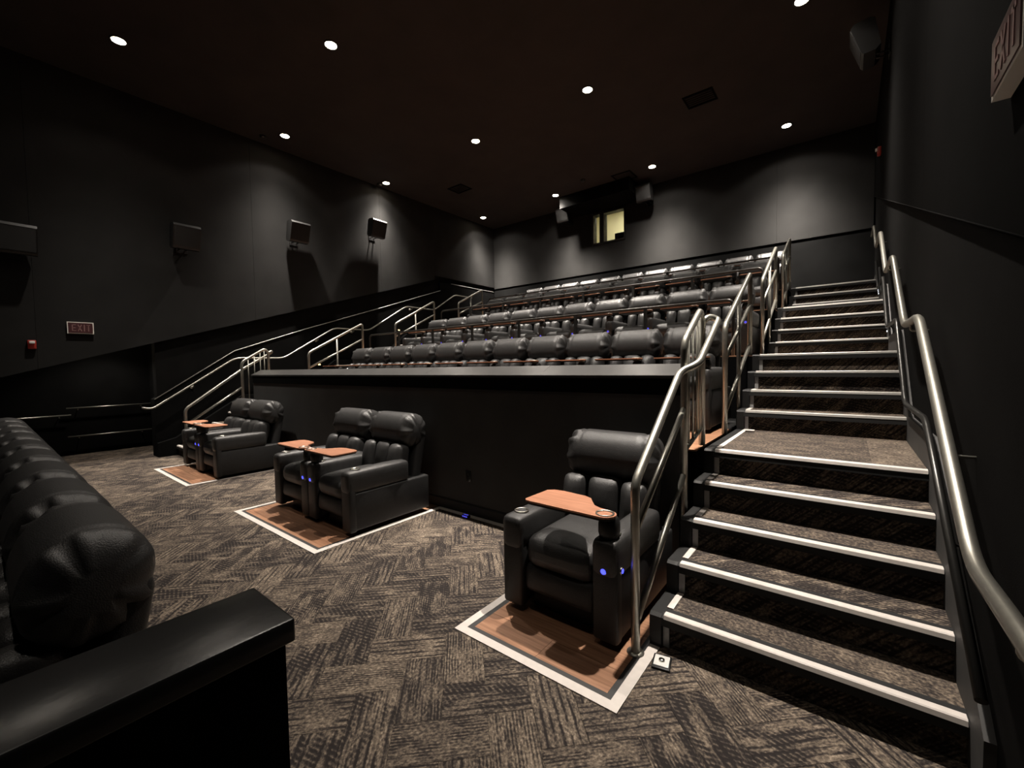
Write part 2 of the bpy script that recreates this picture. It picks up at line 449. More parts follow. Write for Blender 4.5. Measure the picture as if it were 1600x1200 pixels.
# ------------------------------------------------------------------ tier wall, cap and seating tiers
kw = struct('wall_tier', MB().box(-8.34, -.93, KW_Y, KW_Y + .16, 0, 1.42), 'tier_black', 'black wall in front of the raised rows', 'wall')
xs_cap = [-8.35, -6.3, -3.654, -2.1, -.905]
for a, b in zip(xs_cap[:-1], xs_cap[1:]):
    part('cap_board', MB().prism([(KW_Y - .03, 1.41), (KW_Y - .03, 1.432), (KW_Y + .135, 1.514), (KW_Y + .20, 1.514), (KW_Y + .20, 1.41)], a + .001, b - .001), 'cap_paint', kw, 'sloping dark grey cap board')
part('lower_rail', MB().box(-8.32, -.92, KW_Y - .018, KW_Y, 1.29, 1.41), 'wall_black', kw)
struct('baseboard_tier', MB().prism([(KW_Y, 0), (KW_Y - .014, 0), (KW_Y - .014, .10), (KW_Y - .006, .115), (KW_Y, .115)], -8.3, -.93), 'rubber_black', 'black rubber baseboard under the tier wall', 'baseboard')
for i, (ty, tz) in enumerate(TIER):
    y0 = KW_Y + .16 if i == 0 else ty
    y1 = TIER[i + 1][0] if i < 3 else YB + .03
    tp = struct('tier_platform', MB().box(TX0, TX1, y0, y1, 0 if i == 0 else TIER[i - 1][1] - .3, tz - .012), 'wall_black', 'black raised platform of the ' + ORD[i] + ' seating row', 'platform')
    # walkway planks where they can be seen by the stair, material beyond
    nrow = 5
    for r_ in range(nrow):
        ya = y0 + (y1 - y0) * .58 * r_ / nrow; yb = y0 + (y1 - y0) * .58 * (r_ + 1) / nrow
        x = TX1; j = 0
        while x > TX0 + .01:
            ln = 1.25 if j or r_ % 2 == 0 else .7
            xa = max(TX0, x - ln)
            part('plank', MB().box(xa + .001, x - .001, ya + .001, yb - .001, tz - .012, tz), 'wood_floor', tp); x = xa; j += 1
    part('rear_floor', MB().box(TX0, TX1, y0 + (y1 - y0) * .58, y1, tz - .012, tz), 'rubber_black', tp)

# ------------------------------------------------------------------ stairs
def staircase(name, label, x0, x1, side):
    """side: +1 open side with stringer towards -x (right stair), -1 towards +x (left stair)."""
    st = thing(name, label, 'staircase', kind='structure')
    ks = sorted(STEP_Y)
    sx = x0 if side > 0 else x1
    for k in ks:
        y0 = STEP_Y[k]; z0, z1 = (STEP_Z[k - 1] if k > 1 else 0), STEP_Z[k]
        y1 = STEP_Y[k + 1] if k < 16 else YB + .03
        mb = MB().box(x0, x1, y0 + .02, y1 + .03, z0 - .17 if k > 1 else 0, z1)
        rot = (k % 2 == 0)
        ox = random.uniform(0, 9)
        def uvs(co, pl, rot=rot, ox=ox):
            if abs(pl.normal.z) > .5:
                return ((co.x + co.y) * c45 + ox, (co.y - co.x) * c45 + ox) if rot else (co.x + ox, co.y * .8 + ox)
            return ((co.x + co.z) * c45 + ox, (co.z - co.x) * c45)
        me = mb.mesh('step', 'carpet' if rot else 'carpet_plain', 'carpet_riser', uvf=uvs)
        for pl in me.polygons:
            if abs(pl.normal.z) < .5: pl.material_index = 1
        s = part('step', me, None, st)
        part('nosing_base', MB().prism([(y0 - .012, z1 - .052), (y0 + .03, z1 - .052), (y0 + .075, z1 + .001), (y0 + .075, z1 + .004), (y0 + .024, z1 + .004), (y0 - .006, z1 - .012)], x0, x1), 'rubber_black', s)
        part('nosing_strip', MB().prism([(y0 - .010, z1 - .014), (y0 - .004, z1 + .004), (y0 + .002, z1 + .008), (y0 + .034, z1 + .008), (y0 + .034, z1 + .002)], x0 + .012, x1 - .004), 'tape_white' if k < 6 else 'aluminium', s)
        # light tape along the open edge of tread and riser
        tx0, tx1 = (sx, sx + .034) if side > 0 else (sx - .034, sx)
        part('edge_tape', MB().box(tx0, tx1, y0 + .085, y1 - (.002 if k < 16 else 1.9), z1, z1 + .005), 'tape_white', s)
        part('riser_tape', MB().box(tx0 + .002, tx1, y0 + .012, y0 + .021, z0 + .002, z1 - .055), 'tape_grey', s)
    mb = MB()
    a, b = (sx - .062, sx) if side > 0 else (sx, sx + .062)
    for k in ks:
        y0 = STEP_Y[k]; y1 = STEP_Y[k + 1] if k < 16 else YB
        mb.prism([(y0 - .012, STEP_Z[k] - .19), (y0 - .012, STEP_Z[k] - .01), (y0 + .01, STEP_Z[k] + .003), (y1 + .02, STEP_Z[k] + .003), (y1 + .02, STEP_Z[k] - .19)], a, b)
        if k <= 5: mb.box(a, b, y0, y1, 0, STEP_Z[k] - .18)
        else: mb.box(a, b, y0, y1, STEP_Z[k] - 1.0, STEP_Z[k] - .18)
    part('stringer', mb, 'rubber_black', st, 'black stringer along the open stair edge')
    return st
rs = staircase('staircase', 'carpeted stairs with white nosings along the right wall', SX0, SX1, 1)
ls = staircase('staircase', 'dark stairs along the left wall with thin white nosings', LX0, LX1, -1)
# grey skirt on the wall side of the right stair
sk = [(2.02, 0), (2.02, .30)]
path = [(2.216, .176), (3.323, .881), (4.40, .881), (5.317, 1.595), (6.50, 1.595), (7.411, 2.309), (8.62, 2.309), (9.257, 2.844), (YB, 2.844)]
def skirt_top(off): return [(2.02, .05 + off)] + [(y, z + off) for y, z in path]
def skirt(o): return [(2.02, 0)] + skirt_top(o) + [(YB, 2.3), (9.3, 2.3), (7.4, 1.7), (5.3, 1.0), (3.3, .2), (2.6, 0)]
part('wall_skirt', MB().prism(skirt(.20), SX1, XR + .025), 'skirt_grey', rs, 'grey sloping skirt on the wall side')
part('wall_skirt', MB().prism([(1.95, 0), (1.95, .25)] + [(y, z + .14) for y, z in path] + [(YB, 2.3), (5.3, 1.0), (2.6, 0)], XL, LX0), 'wall_black', ls)

# ------------------------------------------------------------------ handrails
RR = .0235
def bracket(mb, x, y, z, xw):
    s = 1 if xw > x else -1
    mb.tube([(x, y, z - RR), (x, y, z - .06), (xw, y, z - .06)], .007, 6, .02)
    mb.lathe([(.0, 0), (.032, 0), (.032, .008), (.0, .008)], (xw - (.008 if s > 0 else 0), y, z - .06), 12, 'x')
def wall_rail(x, xw, label, pts, by, name='handrail', r=RR):
    t = thing(name, label, 'handrail')
    part('rail', MB().tube(pts, r, 12, .12), 'rail_metal', t)
    for y in by:
        for (a, b) in zip(pts[:-1], pts[1:]):
            if a[1] <= y <= b[1]:
                z = a[2] + (b[2] - a[2]) * (y - a[1]) / (b[1] - a[1] + 1e-9)
                m = MB(); bracket(m, x, y, z, xw); part('bracket', m, 'rail_metal', t); break
    return t
hz = .89
RX = .318
def rail_path(x):
    return [(x, 3.36, .881 + hz - .01), (x, 4.12, .881 + hz - .01), (x, 5.30, 1.595 + hz - .01), (x, 6.22, 1.595 + hz - .01), (x, 7.40, 2.309 + hz - .01), (x, 8.40, 2.309 + hz - .01), (x, 9.25, 2.844 + hz - .01), (x, 10.0, 2.844 + hz - .01)]
wall_rail(RX, XR + .055, 'satin metal handrail on the right wall beside the stairs', [(RX, .55, .915), (RX, 1.60, .885), (RX, 1.90, .87)] + rail_path(RX), [1.45, 2.42, 3.75, 5.7, 7.8])
t = thing('lower_handrail', 'thin dark lower rail below the right wall handrail', 'handrail')
LRX = .352
part('rail', MB().tube([(LRX, 1.95, .42)] + [(LRX, y, z + .30) for y, z in path[1:8]], .017, 10, .1), 'rail_dark', t)
for y, z in ((2.6, .76), (4.0, 1.181), (6.0, 1.895)):
    part('bracket', MB().tube([(LRX, y, z - .012), (LRX + .02, y, z - .05), (XR + .058, y, z - .05)], .007, 6), 'rail_dark', t)
wall_rail(-9.5, XL, 'thin handrail on the left wall rising beside the far stairs', [(-9.53, 1.76, .893), (-9.5, 1.90, .868)] + [(-9.5, y - (.15 if i == 0 else 0), z) for i, (x, y, z) in enumerate(rail_path(-9.5))], [2.5, 3.6, 4.9, 5.8, 7.6], r=.017)
# alcove rails
for z, a, b, lb in ((.872, 1.0, 2.19, 'upper thin rail on the alcove wall at far left'), (.35, 1.0, 2.19, 'lower thin rail on the alcove wall at far left'), (.747, -.6, 1.06, 'thin rail at far left behind the dark front seats')):
    t = thing('alcove_rail', lb, 'handrail')
    part('rail', MB().tube([(-11.1, a, z), (-11.1, b, z)], .013, 8), 'rail_metal', t)
    for y in (a + .15, b - .15): part('bracket', MB().tube([(-11.1, y, z - .01), (-11.1, y, z - .04), (-11.2, y, z - .04)], .006, 6), 'rail_metal', t)

def stair_rail(x, sg, where, i):
    """balustrade of one flight above landing i: sloping top rail, two lower bars, three posts."""
    ya = [None, 4.12, 6.20, 8.30][i]; yb = [None, 5.33, 7.42, 9.27][i]
    za, zb = TIER[i - 1][1], TIER[i][1]
    t = thing('stair_railing', where, 'railing')
    part('top_rail', MB().tube([(x, ya, za), (x, ya, za + .96), (x, yb, zb + .90), (x, yb, zb)], RR, 12, .07), 'rail_metal', t)
    L = lambda w, oa, ob: (x, ya + (yb - ya) * w, za + oa + (zb + ob - za - oa) * w)
    part('mid_bar', MB().tube([L(0.01, .66, .56), L(.99, .66, .56)], .019, 10), 'rail_metal', t)
    part('low_bar', MB().tube([L(0.01, .18, .12), L(.99, .18, .12)], .019, 10), 'rail_metal', t)
    # middle post stands on the step under it
    ymid = ya + (yb - ya) * .5; zs = max(STEP_Z[k] for k in STEP_Y if STEP_Y[k] <= ymid)
    part('post', MB().tube([(x, ymid, za), L(.5, .95, .89)], .019, 10), 'rail_metal', t)
for i, nm in ((1, 'first'), (2, 'second'), (3, 'third')):
    stair_rail(-.85, 1, 'metal railing on the right stairs at the ' + nm + ' upper flight', i)
    stair_rail(-8.385, -1, 'metal railing on the far left stairs at the ' + nm + ' upper flight', i)
def lower_rail(x, sg, label):
    t = thing('stair_railing', label, 'railing')
    j = x + .09 * sg
    part('top_rail', MB().tube([(x, 2.085, .004), (x, 2.085, .90), (x, 2.84, 1.465), (j, 2.93, 1.51), (j, 3.47, 1.84), (x + .03 * sg, 3.44, 1.865), (x, 3.37, 1.82)], RR, 12, .06), 'rail_metal', t)
    part('mid_bar', MB().tube([(x, 2.095, .655), (x, 2.91, 1.21)], .019, 10), 'rail_metal', t)
    part('low_bar', MB().tube([(x, 2.095, .16), (x, 2.91, .765)], .019, 10), 'rail_metal', t)
    part('post_foot', MB().lathe([(.045, 0), (.045, .006), (.026, .012)], (x, 2.085, .004), 14), 'rail_metal', t)
    g = t
    part('guard_frame', MB().tube([(x, 2.925, 0.0), (x, 2.925, 1.66), (x, 3.31, 1.90), (x, 3.37, 1.84), (x, 3.37, .90)], RR, 12, .07), 'rail_metal', g)
    part('guard_bottom_bar', MB().tube([(x, 2.94, .93), (x, 3.36, 1.03)], .015, 8), 'rail_metal', g)
    for q in (3.03, 3.13, 3.23, 3.30):
        part('baluster', MB().tube([(x, q, .93 + (q - 2.94) * .24), (x, q, 1.70 + (q - 2.94) * .58)], .009, 8), 'rail_metal', g)
lower_rail(-.85, 1, 'metal railing with barred guard frame at the foot of the right stairs')
lower_rail(-8.385, -1, 'metal railing with barred guard frame at the foot of the far left stairs')

# rails along the front of raised rows
for i in (1, 2, 3):
    ty, tz = TIER[i]; y = ty + .04; z = tz + (.635 if i < 3 else .62)
    t = thing('row_rail', 'long dark guard rail in front of the ' + ORD[i] + ' raised row', 'railing')
    part('rail', MB().tube([(-8.15, y, tz), (-8.15, y, z), (-1.02, y, z), (-1.02, y, tz)], .017, 10, .08), 'row_rail', t)
    for k in range(1, 7): 
        xx = -8.15 + 7.13 * k / 7
        part('post', MB().box(xx - .02, xx + .02, y - .012, y + .012, tz, z - .01), 'row_rail', t)

# ------------------------------------------------------------------ wood insets with white border
def inset(label, x0, x1, seed):
    y0, y1 = 1.659, KW_Y - .014
    t = thing('floor_inset', label, 'floor inset', kind='structure')
    w, d = .052, .03
    part('border_tape', MB().box(x0, x1, y0, y0 + w, 0, .006), 'tape_white', t)
    part('border_tape', MB().box(x0, x0 + w, y0 + w, y1, 0, .006), 'tape_white', t)
    part('border_tape', MB().box(x1 - w, x1, y0 + w, y1 if x1 < -1 else 2.20, 0, .006), 'tape_white', t)
    a0, a1, b0 = x0 + w, x1 - w, y0 + w
    part('dark_edge', MB().box(a0, a1, b0, b0 + d, 0, .004), 'border_dark', t)
    part('dark_edge', MB().box(a0, a0 + d, b0 + d, y1, 0, .004), 'border_dark', t)
    part('dark_edge', MB().box(a1 - d, a1, b0 + d, y1, 0, .004), 'border_dark', t)
    a0 += d; a1 -= d; b0 += d
    rnd = random.Random(seed); n = 8; pw = (y1 - b0) / n
    for r_ in range(n):
        cuts = [a0]; x = a0 + rnd.uniform(.35, .95)
        while x < a1 - .15: cuts.append(x); x += 1.1
        cuts.append(a1)
        for a, b in zip(cuts[:-1], cuts[1:]):
            part('plank', MB().box(a + .0008, b - .0008, b0 + r_ * pw + .0008, b0 + (r_ + 1) * pw - .0008, 0, .004 + .0004 * (r_ % 2)), 'wood_floor', t)
inset('wood plank inset with white border under the single recliner by the right stairs', -1.764, -.763, 1)
inset('wood plank inset with white border under the middle pair of recliners', -5.145, -3.403, 2)
inset('wood plank inset with white border under the far left pair of recliners', -8.423, -6.797, 3)
for a, b, lb in ((-3.403, -1.764, 'white floor tape along the tier wall between single and middle recliners'), (-6.797, -5.145, 'white floor tape along the tier wall between middle and far recliners')):
    s = struct('trim_1', MB().box(a, b, KW_Y - .066, KW_Y - .014, 0, .006), 'tape_white', lb, 'floor tape')

# ================================================================== RECLINERS
def head_mesh(name, W, Hh=.35, D=.31, pucker=.030, nu=34, nv=44, tilt=.30):
    """rolled headrest: centre panel, two seams, gathered ends."""
    mb = MB(); vs = []; fs = []
    for i in range(nu + 1):
        s = i / nu * 2 - 1
        u = math.copysign(1 - (1 - abs(s)) ** 1.8, s)      # more rings at the ends
        x = u * W / 2
        e = max(0., (abs(u) - .72) / .28)
        k = math.sqrt(max(.0, 1 - (e * .93) ** 3.0)) * (1 - .10 * e)
        seam = math.exp(-((abs(x) - W * .345) / .0045) ** 2) * .014
        for j in range(nv):
            a = 2 * PI * j / nv
            ca, sa = math.cos(a), math.sin(a)
            ry = D / 2 * math.copysign(abs(ca) ** .95, ca); rz = Hh / 2 * math.copysign(abs(sa) ** .92, sa)
            w = e * (1 - e * .55) * 2.2
            ph = 1.3 if u > 0 else .2
            fold = pucker * w * (math.cos(9 * a + ph) * .6 + math.cos(14 * a + 2.1 * ph) * .4) * (.65 + .35 * math.cos(2 * a + 1))
            rad = math.hypot(ry, rz) + 1e-9
            f = k - seam / rad + fold / rad * min(1, k * 2)
            y, z = ry * f, rz * f
            c, sn = math.cos(tilt), math.sin(tilt)
            vs.append((x, y * c + z * sn, z * c - y * sn))
    for i in range(nu):
        for j in range(nv):
            fs.append((i * nv + j, i * nv + (j + 1) % nv, (i + 1) * nv + (j + 1) % nv, (i + 1) * nv + j))
    fs += [tuple(range(nv))[::-1], tuple(nu * nv + j for j in range(nv))]
    mb.add(vs, fs, 0, True)
    return mb
def tray_outline(w, d, mir):
    """wood table: wide leaf tapering to the round cup end at the pivot side (+x unless mirrored)."""
    P = [(-w * .50, .10 * d), (-w * .47, .02 * d), (-w * .40, 0), (w * .30, 0.0)]
    cx, cy, r = w * .40, .21 * d, .21 * d
    for k in range(9):
        a = -PI / 2 + PI * k / 8; P.append((cx + r * math.cos(a), cy + r * math.sin(a)))
    P += [(w * .28, .46 * d), (w * .20, .54 * d), (w * .13, .72 * d), (w * .07, .88 * d), (-w * .02, .96 * d), (-w * .30, d), (-w * .42, .97 * d), (-w * .48, .86 * d)]
    if mir: P = [(-x, y) for x, y in P][::-1]
    return P
CH = {}
def chair_meshes(kind):
    """part list for a recliner; origin at floor, front centre, facing -y."""
    if kind in CH: return CH[kind]
    style, mir = kind
    wide = style == 'wide'
    W = .765 if wide else .622
    aw = .145 if wide else .112
    sw = (W - 2 * aw) if wide else (W - aw)                 # seat width
    HW = .68 if wide else .575
    cx0 = 0.
    out = []
    def P(name, mb, mat, loc=(0, 0, 0), label=None, sub=()): out.append((name, mb.mesh(name, mat), loc, label, [(n, m.mesh(n, mm), l2) for n, m, mm, l2 in sub]))
    s = sw / 2
    P('plinth', MB().box(-s, s, .14, .80, 0, .12), 'plastic_black')
    P('seat_cushion', MB().rbox((0, .335, .39), (s - .005, .315, .098), .075, 10, (0, .012, .018)), 'leather')
    P('footrest', MB().rbox((0, .075, .225), (s - .002, .045, .085), .038, 5, (0, .014, 0), rot=-.10), 'leather_matt')
    P('backrest', MB().rbox((0, .850, .535), (HW / 2 - .025, .062, .33), .05, 6, (0, .012, 0), rot=-.20), 'leather_matt')
    bz, by = .585, .665
    cw = HW * .185; cs = HW * .135; bz = .575
    P('back_cushion', MB().rbox((0, by, bz), (cw - .004, .075, .165), .06, 8, (0, .028, 0), rot=-.20), 'leather', label='centre back cushion')
    for sg in (-1, 1):
        P('side_cushion', MB().rbox((sg * (cw + cs), by - .016, bz - .005), (cs - .003, .085, .165), .058, 7, (0, .03, 0), rot=-.20), 'leather')
    P('headrest', head_mesh('headrest', HW), 'leather', (0, .815, .86), 'rolled headrest with gathered ends')
    ring = lambda r: MB().lathe([(r * .80, -.03), (r * .80, .001), (r * .86, .004), (r, .003), (r, -.002)], (0, 0, 0), 20, caps=False)
    well = lambda r: MB().lathe([(0.0, -.028), (r * .79, -.028), (r * .81, .0)], (0, 0, 0), 16, caps=False)
    arms = (-1, 1) if wide else (1,)
    for sg in arms:
        ax = sg * (W / 2 - aw / 2) if wide else W / 2
        P('armrest', MB().rbox((ax, .335, .487), (aw / 2 + .004, .337, .102), .042, 5, (0, 0, .008)), 'leather', label='padded armrest',
          sub=([('cup_holder', ring(.046), 'cup_metal', (ax, .115, .596)), ('cup_well', well(.046), 'plastic_black', (ax, .115, .597))] if wide else []))
        P('side_base', MB().rbox((ax, .485, .215), (aw / 2 - .002, .435, .172), .02, 4), 'leather_matt')
        P('front_panel', MB().rbox((ax, .045, .27), (aw / 2 + .001, .035, .235), .02, 4), 'leather_matt')
    # tray on its pivot post
    psg = -1 if mir else 1
    pax = psg * (W / 2 - aw / 2) if wide else psg * W / 2
    if not wide and mir: pax = -W / 2
    tz = .705 if wide else .672
    tw, td = (.55, .285) if wide else (.50, .25)
    P('tray_post', MB().rbox((pax, .075, (tz + .575) / 2), (.055, .055, (tz - .575) / 2 + .004), .045, 4), 'plastic_black')
    tx = pax - psg * tw * .40
    P('tray', MB().prism(tray_outline(tw, td, mir), .012, .022, 'z'), 'wood_tray', (tx, -.035 if wide else -.01, tz), 'swing-out wood grain tray',
      sub=[('tray_base', MB().prism([(x * .985, y * .985 + .002) for x, y in tray_outline(tw, td, mir)], 0, .0118, 'z'), 'plastic_black', (0, 0, 0)),
           ('cup_holder', ring(.050), 'cup_metal', (psg * tw * .40, .21 * td, .024)), ('cup_well', well(.050), 'plastic_black', (psg * tw * .40, .21 * td, .0245))])
    P('recline_button', MB().lathe([(0, -.008), (.017, -.008), (.021, -.004), (.021, .0)], (0, 0, 0), 16, 'y'), 'steel', (pax, .008, .425), 'glowing blue recline button',
      sub=[('button_light', MB().lathe([(0, -.0105), (.015, -.0105), (.016, -.007)], (0, 0, 0), 14, 'y'), 'blue_glow' if wide else 'blue_dim', (0, 0, 0))])
    if wide:
        P('side_button', MB().lathe([(0, .008), (.015, .008), (.018, .004), (.018, .0)], (0, 0, 0), 14, 'x'), 'steel', (psg * (W / 2 + .003), .055, .43), 'glowing blue side button',
          sub=[('button_light', MB().lathe([(0, .0100), (.012, .0100), (.013, .0075)], (0, 0, 0), 12, 'x'), 'blue_glow', (0, 0, 0))]) if not mir else None
    CH[kind] = out
    return out
def recliner(kind, label, loc, rotz=0., group=None, endarm=False, name='recliner', drop=()):
    t = thing(name, label, 'recliner', loc, rotz, group)
    for (n, me, l, lb, sub) in chair_meshes(kind):
        if n in drop: continue
        o = link(n, me, t, l)
        if lb: o['label'] = lb
        for (n2, m2, l2) in sub: link(n2, m2, o, l2)
    if endarm:
        W, aw = .622, .112
        if 'END' not in CH:
            CH['END'] = [('armrest', MB().rbox((-W / 2, .35, .487), (aw / 2 + .004, .352, .102), .042, 5, (0, 0, .008)).mesh('armrest', 'leather')),
                         ('side_base', MB().rbox((-W / 2, .485, .215), (aw / 2 - .002, .435, .172), .02, 4).mesh('side_base', 'leather_matt')),
                         ('front_panel', MB().rbox((-W / 2, .045, .27), (aw / 2 + .001, .035, .235), .02, 4).mesh('front_panel', 'leather_matt'))]
        for n, me in CH['END']: link(n, me, t)
    return t
# front row on the wood insets
recliner(('wide', False), 'single black leather recliner with raised wood tray beside the right stairs', (-1.300, 2.0, .0045), group='recliners in front of the tier wall')
GP = 'recliners in front of the tier wall'
recliner(('wide', True), 'right black recliner of the middle pair before the tier wall', (-3.822, 2.0, .0045), group=GP)
recliner(('wide', False), 'left black recliner of the middle pair before the tier wall', (-4.592, 2.0, .0045), group=GP)
recliner(('wide', True), 'right black recliner of the far left pair near the left stairs', (-7.17, 2.0, .0045), group=GP)
recliner(('wide', False), 'left black recliner of the far left pair near the left stairs', (-7.937, 2.0, .0045), group=GP)
# raised rows
PITCH = .622
for i, (ty, tz) in enumerate(TIER):
    for j in range(11):
        cx = -1.027 - .292 - j * PITCH
        end = 'next to the right stairs' if j == 0 else ('next to the left stairs' if j == 10 else ORD[j] + ' from the right stairs')
        recliner(('row', False), 'black leather recliner in the %s raised row, %s' % (ORD[i], end), (cx, ty + .70, tz), group='recliners in the %s raised row' % ORD[i], endarm=(j == 10))
# dark row in the left foreground, facing the screen, seen from behind
for j in range(9):
    cx = -1.74 - .30 - j * .63
    recliner(('row', False), 'dark recliner in the left foreground row, ' + ('nearest the half wall' if j == 0 else ORD[j] + ' from the half wall'), (cx, -.62, 0), group='foreground recliners with backs to the camera', endarm=(j == 8), drop=('tray', 'tray_post'))

# foreground half wall with gloss cap
hw = struct('wall_partition', MB().box(-1.092, -.905, -2.4, .375, 0, .95), 'wall_black', 'black half wall in the left foreground', 'half wall')
part('cap_board', MB().rbox((-.9985, -1.0, .975), (.105, 1.392, .025), .006, 4), 'gloss_black', hw, 'glossy black cap board')

# ================================================================== CEILING AND WALL FITTINGS
LAMPS = [  # x, y, label
    (-1.014, 10.238, 'bright ceiling downlight washing the back wall, rightmost of four'), (-3.716, 10.224, 'bright ceiling downlight washing the back wall, second from right'),
    (-6.40, 10.172, 'bright ceiling downlight washing the back wall, second from left'), (-9.10, 10.178, 'bright ceiling downlight washing the back wall in its left corner'),
    (-3.551, 6.705, 'large glaring ceiling downlight above the raised rows, right of centre'), (-6.148, 6.681, 'glaring ceiling downlight above the middle of the raised rows'),
    (-.529, 6.886, 'ceiling downlight cut by the top edge above the right stairs'), (-9.27, 6.696, 'small ceiling downlight above the left wall between two speakers'),
    (-5.953, 3.413, 'large glaring ceiling downlight over the front recliners'), (-8.949, 4.075, 'small ceiling downlight close to the left wall'),
    (-8.18, 1.468, 'ceiling downlight at upper left over the front floor'),
    (-3.40, 3.40, 'ceiling downlight above the front floor between single and middle recliners, out of frame'), (-.85, 3.40, 'ceiling downlight above the single recliner, out of frame'),
    (-5.9, 0.0, 'dimmed ceiling downlight above the foreground row, out of frame'), (-3.2, 0.0, 'dimmed ceiling downlight near the half wall, out of frame'), (-.6, 0.0, 'dimmed ceiling downlight above the camera, out of frame')]
def beam(ld, power):
    """recessed downlight: narrow beam with a weak wide skirt, cut off by the housing."""
    ld.energy = power; ld.color = (1.0, .91, .81)
    ld.spot_size = math.radians(128); ld.spot_blend = .3; ld.shadow_soft_size = .055
    ld.use_nodes = True
    nt = ld.node_tree; em = nt.nodes['Emission']
    tc = nt.nodes.new('ShaderNodeTexCoord'); sp = nt.nodes.new('ShaderNodeSeparateXYZ')
    ab = nt.nodes.new('ShaderNodeMath'); ab.operation = 'ABSOLUTE'
    pw = nt.nodes.new('ShaderNodeMath'); pw.operation = 'POWER'; pw.inputs[1].default_value = 15.0
    ad = nt.nodes.new('ShaderNodeMath'); ad.operation = 'ADD'; ad.inputs[1].default_value = .012
    nt.links.new(tc.outputs['Normal'], sp.inputs[0]); nt.links.new(sp.outputs['Z'], ab.inputs[0])
    nt.links.new(ab.outputs[0], pw.inputs[0]); nt.links.new(pw.outputs[0], ad.inputs[0]); nt.links.new(ad.outputs[0], em.inputs['Strength'])
lamp_ring = MB().lathe([(.078, -.004), (.098, -.010), (.104, 0), (.104, .004)], (0, 0, 0), 24, caps=False).mesh('trim_ring', 'plastic_black')
lamp_disc = MB().lathe([(0, 0), (.079, 0)], (0, 0, -.003), 24, caps=False).mesh('lamp_lens', 'lamp_glow')
for x, y, lb in LAMPS:
    t = thing('ceiling_downlight', lb, 'downlight', (x, y, ZC - .004), group='ceiling downlights')
    link('trim_ring', lamp_ring, t); link('lamp_lens', lamp_disc, t)
    ld = bpy.data.lights.new('downlight_beam', 'SPOT'); beam(ld, LAMP_W * (.04 if y < .5 else 1.5 if y > 10 else .6 if y < 2 else 1))
    lo = link('downlight_beam', ld, t, (0, 0, -.03))
    if y > 10: lo.rotation_euler = (math.radians(17), 0, 0)          # gimbal turned to the back wall
t = thing('ceiling_downlight', 'small unseen downlight added in the exit alcove soffit to light its rails', 'downlight', (-10.5, 1.5, 2.246), group='ceiling downlights')  # added lamp out of sight, brightens the alcove rails from above
link('trim_ring', lamp_ring, t); link('lamp_lens', lamp_disc, t)
ld = bpy.data.lights.new('downlight_beam', 'SPOT'); ld.energy = 62; ld.color = (1.0, .91, .81); ld.spot_size = math.radians(125); ld.spot_blend = .6; ld.shadow_soft_size = .05
link('downlight_beam', ld, t, (0, 0, -.03))
# vents, detectors, sprinklers
def vent(label, x, y, w=.5, d=.42):
    t = thing('ceiling_vent', label, 'vent', (x, y, ZC), group='ceiling vents')
    fr = MB().box(-w / 2, w / 2, -d / 2, -d / 2 + .03, -.012, 0).box(-w / 2, w / 2, d / 2 - .03, d / 2, -.012, 0).box(-w / 2, -w / 2 + .03, -d / 2 + .03, d / 2 - .03, -.012, 0).box(w / 2 - .03, w / 2, -d / 2 + .03, d / 2 - .03, -.012, 0)
    part('frame', fr, 'vent_dark', t)
    for k in range(6):
        yy = -d / 2 + .05 + (d - .1) * k / 5
        part('slat', MB().prism([(yy - .02, -.010), (yy - .016, -.012), (yy + .02, -.001), (yy + .016, 0)], -w / 2 + .03, w / 2 - .03), 'vent_dark', t)
vent('dark ceiling vent above the right side of the rows', -2.12, 8.2)
vent('dark ceiling vent just in front of the projection window', -4.45, 10.3, .5, .5)
vent('dark ceiling vent above the left side of the rows', -8.1, 8.15)
for x, y, lb in ((-9.3, 3.80, 'small round detector on the ceiling near the left wall'), (-9.45, 6.62, 'small round detector on the ceiling beside the left wall downlight'), (-5.34, 9.8, 'small round detector on the ceiling before the projection window')):
    t = thing('smoke_detector', lb, 'detector', (x, y, ZC))
    part('body', MB().lathe([(.0, -.045), (.045, -.045), (.062, -.02), (.065, 0)], (0, 0, 0), 18), 'speaker_shell', t)
    part('grille_ring', MB().lathe([(.047, -.047), (.052, -.040), (.047, -.036)], (0, 0, 0), 18), 'plastic_black', t)

# surround speakers: local frame has the back at y=0 and faces -y
def speaker(label, loc, rotz, s=1.0, tilt=.18, off=-.13):
    t = thing('wall_speaker', label, 'speaker', loc, rotz, group='surround speakers')
    w, h, d = .40 * s, .43 * s, .25 * s
    prof = [(off, -h / 2 + .05), (off, h / 2 - .03), (off - .05, h / 2), (off - d * .85, h / 2 - .01), (off - d, h / 2 - .05), (off - d * .80, -h / 2 + .03), (off - d * .72, -h / 2), (off - .06, -h / 2)]
    c, sn = math.cos(tilt), math.sin(tilt)
    prof = [(y * c - z * sn, z * c + y * sn * .5) for y, z in prof]
    part('cabinet', MB().prism(prof, -w / 2, w / 2), 'speaker_shell', t)
    g = [prof[4], prof[5]]
    dy = -.008
    part('grille', MB().prism([(g[0][0] + dy, g[0][1] - .015), (g[1][0] + dy, g[1][1] + .015), (g[1][0] + .004, g[1][1] + .015), (g[0][0] + .004, g[0][1] - .015)], -w / 2 + .015, w / 2 - .015), 'grille', t)
    for sx in (-.05, .05):
        part('bracket', MB().tube([(sx, 0, -h * .48), (sx, -.10, -h * .52), (sx, off - d * .35, -h * .42)], .012, 8, .03), 'plastic_black', t)
    part('wall_plate', MB().box(-.09, .09, -.014, 0, -h * .62, -h * .2), 'plastic_black', t)
LW = -PI / 2 + PI          # facing +x from the left wall
